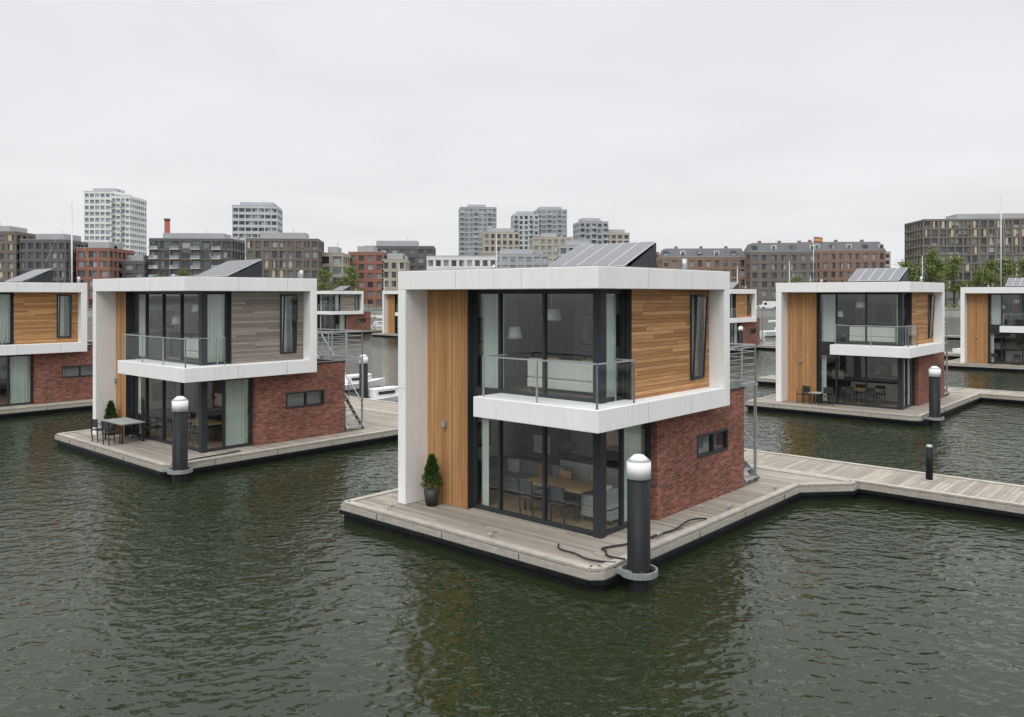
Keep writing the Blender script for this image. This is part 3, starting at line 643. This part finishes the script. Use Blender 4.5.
# ------------------------------------------------------------------ trees
def treemesh(seed,H=9,R=3.2):
    rnd=random.Random(seed); G={'w':([],[]),'l':([],[])}
    def cone(p0,p1,r0,r1,k=7):
        vs,fs=G['w']; d=(p1-p0).normalized(); up=Vector((1,0,0)) if abs(d.x)<.8 else Vector((0,1,0)); a=d.cross(up).normalized(); b=a.cross(d); o=len(vs)
        for p,r in((p0,r0),(p1,r1)):
            for i in range(k): t=6.283*i/k; vs.append(tuple(p+(a*math.cos(t)+b*math.sin(t))*r))
        for i in range(k): fs.append((o+i,o+(i+1)%k,o+(i+1)%k+k,o+i+k))
    top=Vector((rnd.uniform(-.3,.3),rnd.uniform(-.3,.3),H*.85)); cone(Vector((0,0,0)),Vector((0,0,H*.35)),.2,.15); cone(Vector((0,0,H*.35)),top,.15,.03)
    cl=[]
    for i in range(22):
        t=rnd.uniform(.3,.95); b=Vector((0,0,H*.85*t)); a=rnd.random()*6.283; rr=R*math.sin(min(1,(1.08-t)*1.5)*1.4)*rnd.uniform(.5,1.05)
        e=b+Vector((math.cos(a)*rr,math.sin(a)*rr,rnd.uniform(.4,1.6))); cone(b,e,.07*(1.2-t),.015,5); cl.append((e,rnd.uniform(.6,1.15))); cl.append((b.lerp(e,.6),rnd.uniform(.4,.8)))
    cl.append((top,.8))
    vs,fs=G['l']
    for c,r in cl:
        for i in range(int(95*r)):
            p=c+Vector((rnd.gauss(0,1),rnd.gauss(0,1),rnd.gauss(0,.8)))*r*.5
            n=Vector((rnd.uniform(-1,1),rnd.uniform(-1,1),rnd.uniform(-1,1))).normalized(); t=n.orthogonal().normalized(); q=n.cross(t); s=rnd.uniform(.09,.19); o=len(vs)
            vs+=[tuple(p-t*s),tuple(p+q*s*.6),tuple(p+t*s),tuple(p-q*s*.6)]; fs.append((o,o+1,o+2,o+3))
    out=[]
    for key,nm,mt in(('w','trunk','bark'),('l','crown','leaf')):
        me=bpy.data.meshes.new(nm); me.from_pydata(G[key][0],[],G[key][1]); me.materials.append(M[mt]); out.append(me)
    return out
TM=[treemesh(s,9+s%3,3.0+.4*(s%2)) for s in(1,2,3,4)]
rt=random.Random(5)
tx=[(-190,240),(-178,244),(-165,240),(-152,244),(-104,243),(-96,240),(-90,246),(-55,240),(-50,244),(-47,238),(-12,240),(30,244),(50,240),(115,240),(119,243),(123,240),(127,244),(132,245),(137,239),(141,242),(145,243),(150,239),(155,243),(160,240),(165,244),(172,244),(180,240),(100,240),(84,243),(60,243),(190,243)]
for i,(x,y) in enumerate(tx):
    e=bpy.data.objects.new('tree',None); COL.objects.link(e); e.location=(x,y,2.0); s=rt.uniform(.85,1.2)*(1.6 if 110<x<130 else 1.45 if 130<x<200 else 1.25 if -60<x<-40 else .95); e.scale=(s,s,s); e.rotation_euler=(0,0,rt.random()*6)
    for me in TM[i%4]:
        o=bpy.data.objects.new(me.name,me); COL.objects.link(o); o.parent=e
vs=[];fs=[]
for i in range(9000):
    x=rt.uniform(-230,230); h=1.1+.6*math.sin(x*.21)+.5*math.sin(x*.53); p=Vector((x,233+rt.uniform(-.8,.8),2+rt.random()*max(.3,h))); 
    n=Vector((rt.uniform(-1,1),rt.uniform(-1,1),rt.uniform(-1,1))).normalized(); t=n.orthogonal().normalized(); q=n.cross(t); s=rt.uniform(.2,.4); o=len(vs)
    vs+=[tuple(p-t*s),tuple(p+q*s*.6),tuple(p+t*s),tuple(p-q*s*.6)]; fs.append((o,o+1,o+2,o+3))
me=bpy.data.meshes.new('hedge_row'); me.from_pydata(vs,[],fs); me.materials.append(M['leaf']); o=bpy.data.objects.new('hedge_row',me); COL.objects.link(o)
# ------------------------------------------------------------------ sky / light
w=bpy.data.worlds.new('World'); scene.world=w; w.use_nodes=True; nt=w.node_tree; bg=nt.nodes['Background']
sky=N(nt,'ShaderNodeTexSky'); sky.sky_type='NISHITA'; sky.sun_disc=False
SE,SR=math.radians(50),math.radians(200)
sky.sun_elevation=SE; sky.sun_rotation=SR; sky.dust_density=3
tc=N(nt,'ShaderNodeTexCoord'); sp=N(nt,'ShaderNodeSeparateXYZ'); L(nt,tc.outputs['Generated'],sp.inputs[0])
el=ramp(nt,sp.outputs[2],.40,1.0,0,1)
zz=math_(nt,'MAXIMUM',math_(nt,'ADD',sp.outputs[2],.12),.05)
cx=N(nt,'ShaderNodeCombineXYZ'); L(nt,math_(nt,'DIVIDE',sp.outputs[0],zz),cx.inputs[0]); L(nt,math_(nt,'DIVIDE',sp.outputs[1],zz),cx.inputs[1])
cn=N(nt,'ShaderNodeTexNoise'); cn.inputs['Scale'].default_value=.9; cn.inputs['Detail'].default_value=5; cn.inputs['Roughness'].default_value=.5; cn.inputs['Distortion'].default_value=.4
L(nt,cx.outputs[0],cn.inputs['Vector'])
cm=ramp(nt,cn.outputs['Fac'],.3,.7,.945,1.05)
lum=math_(nt,'MULTIPLY',math_(nt,'MULTIPLY_ADD',el,18.0,8.6),cm)
cs=N(nt,'ShaderNodeVectorMath',operation='SCALE'); cs.inputs[0].default_value=(.98,.99,1.01); L(nt,lum,cs.inputs['Scale'])
fin=mix(nt,.95,sky.outputs[0],cs.outputs[0]); L(nt,fin,bg.inputs['Color']); bg.inputs['Strength'].default_value=.1
sl=bpy.data.lights.new('sun','SUN'); sl.energy=1.2; sl.angle=math.radians(30); sl.color=(1,.97,.93); so=bpy.data.objects.new('sun',sl); COL.objects.link(so)
d=Vector((math.sin(SR)*math.cos(SE),math.cos(SR)*math.cos(SE),math.sin(SE)))
so.rotation_euler=d.to_track_quat('Z','Y').to_euler()
# ------------------------------------------------------------------ camera
cd=bpy.data.cameras.new('camera'); cam=bpy.data.objects.new('camera',cd); COL.objects.link(cam); scene.camera=cam
cam.location=(0,0,5.98); cam.rotation_euler=(math.radians(90),0,0); cd.lens=28.85; cd.sensor_width=36; cd.shift_y=-.062; cd.clip_end=9000; cd.clip_start=.1
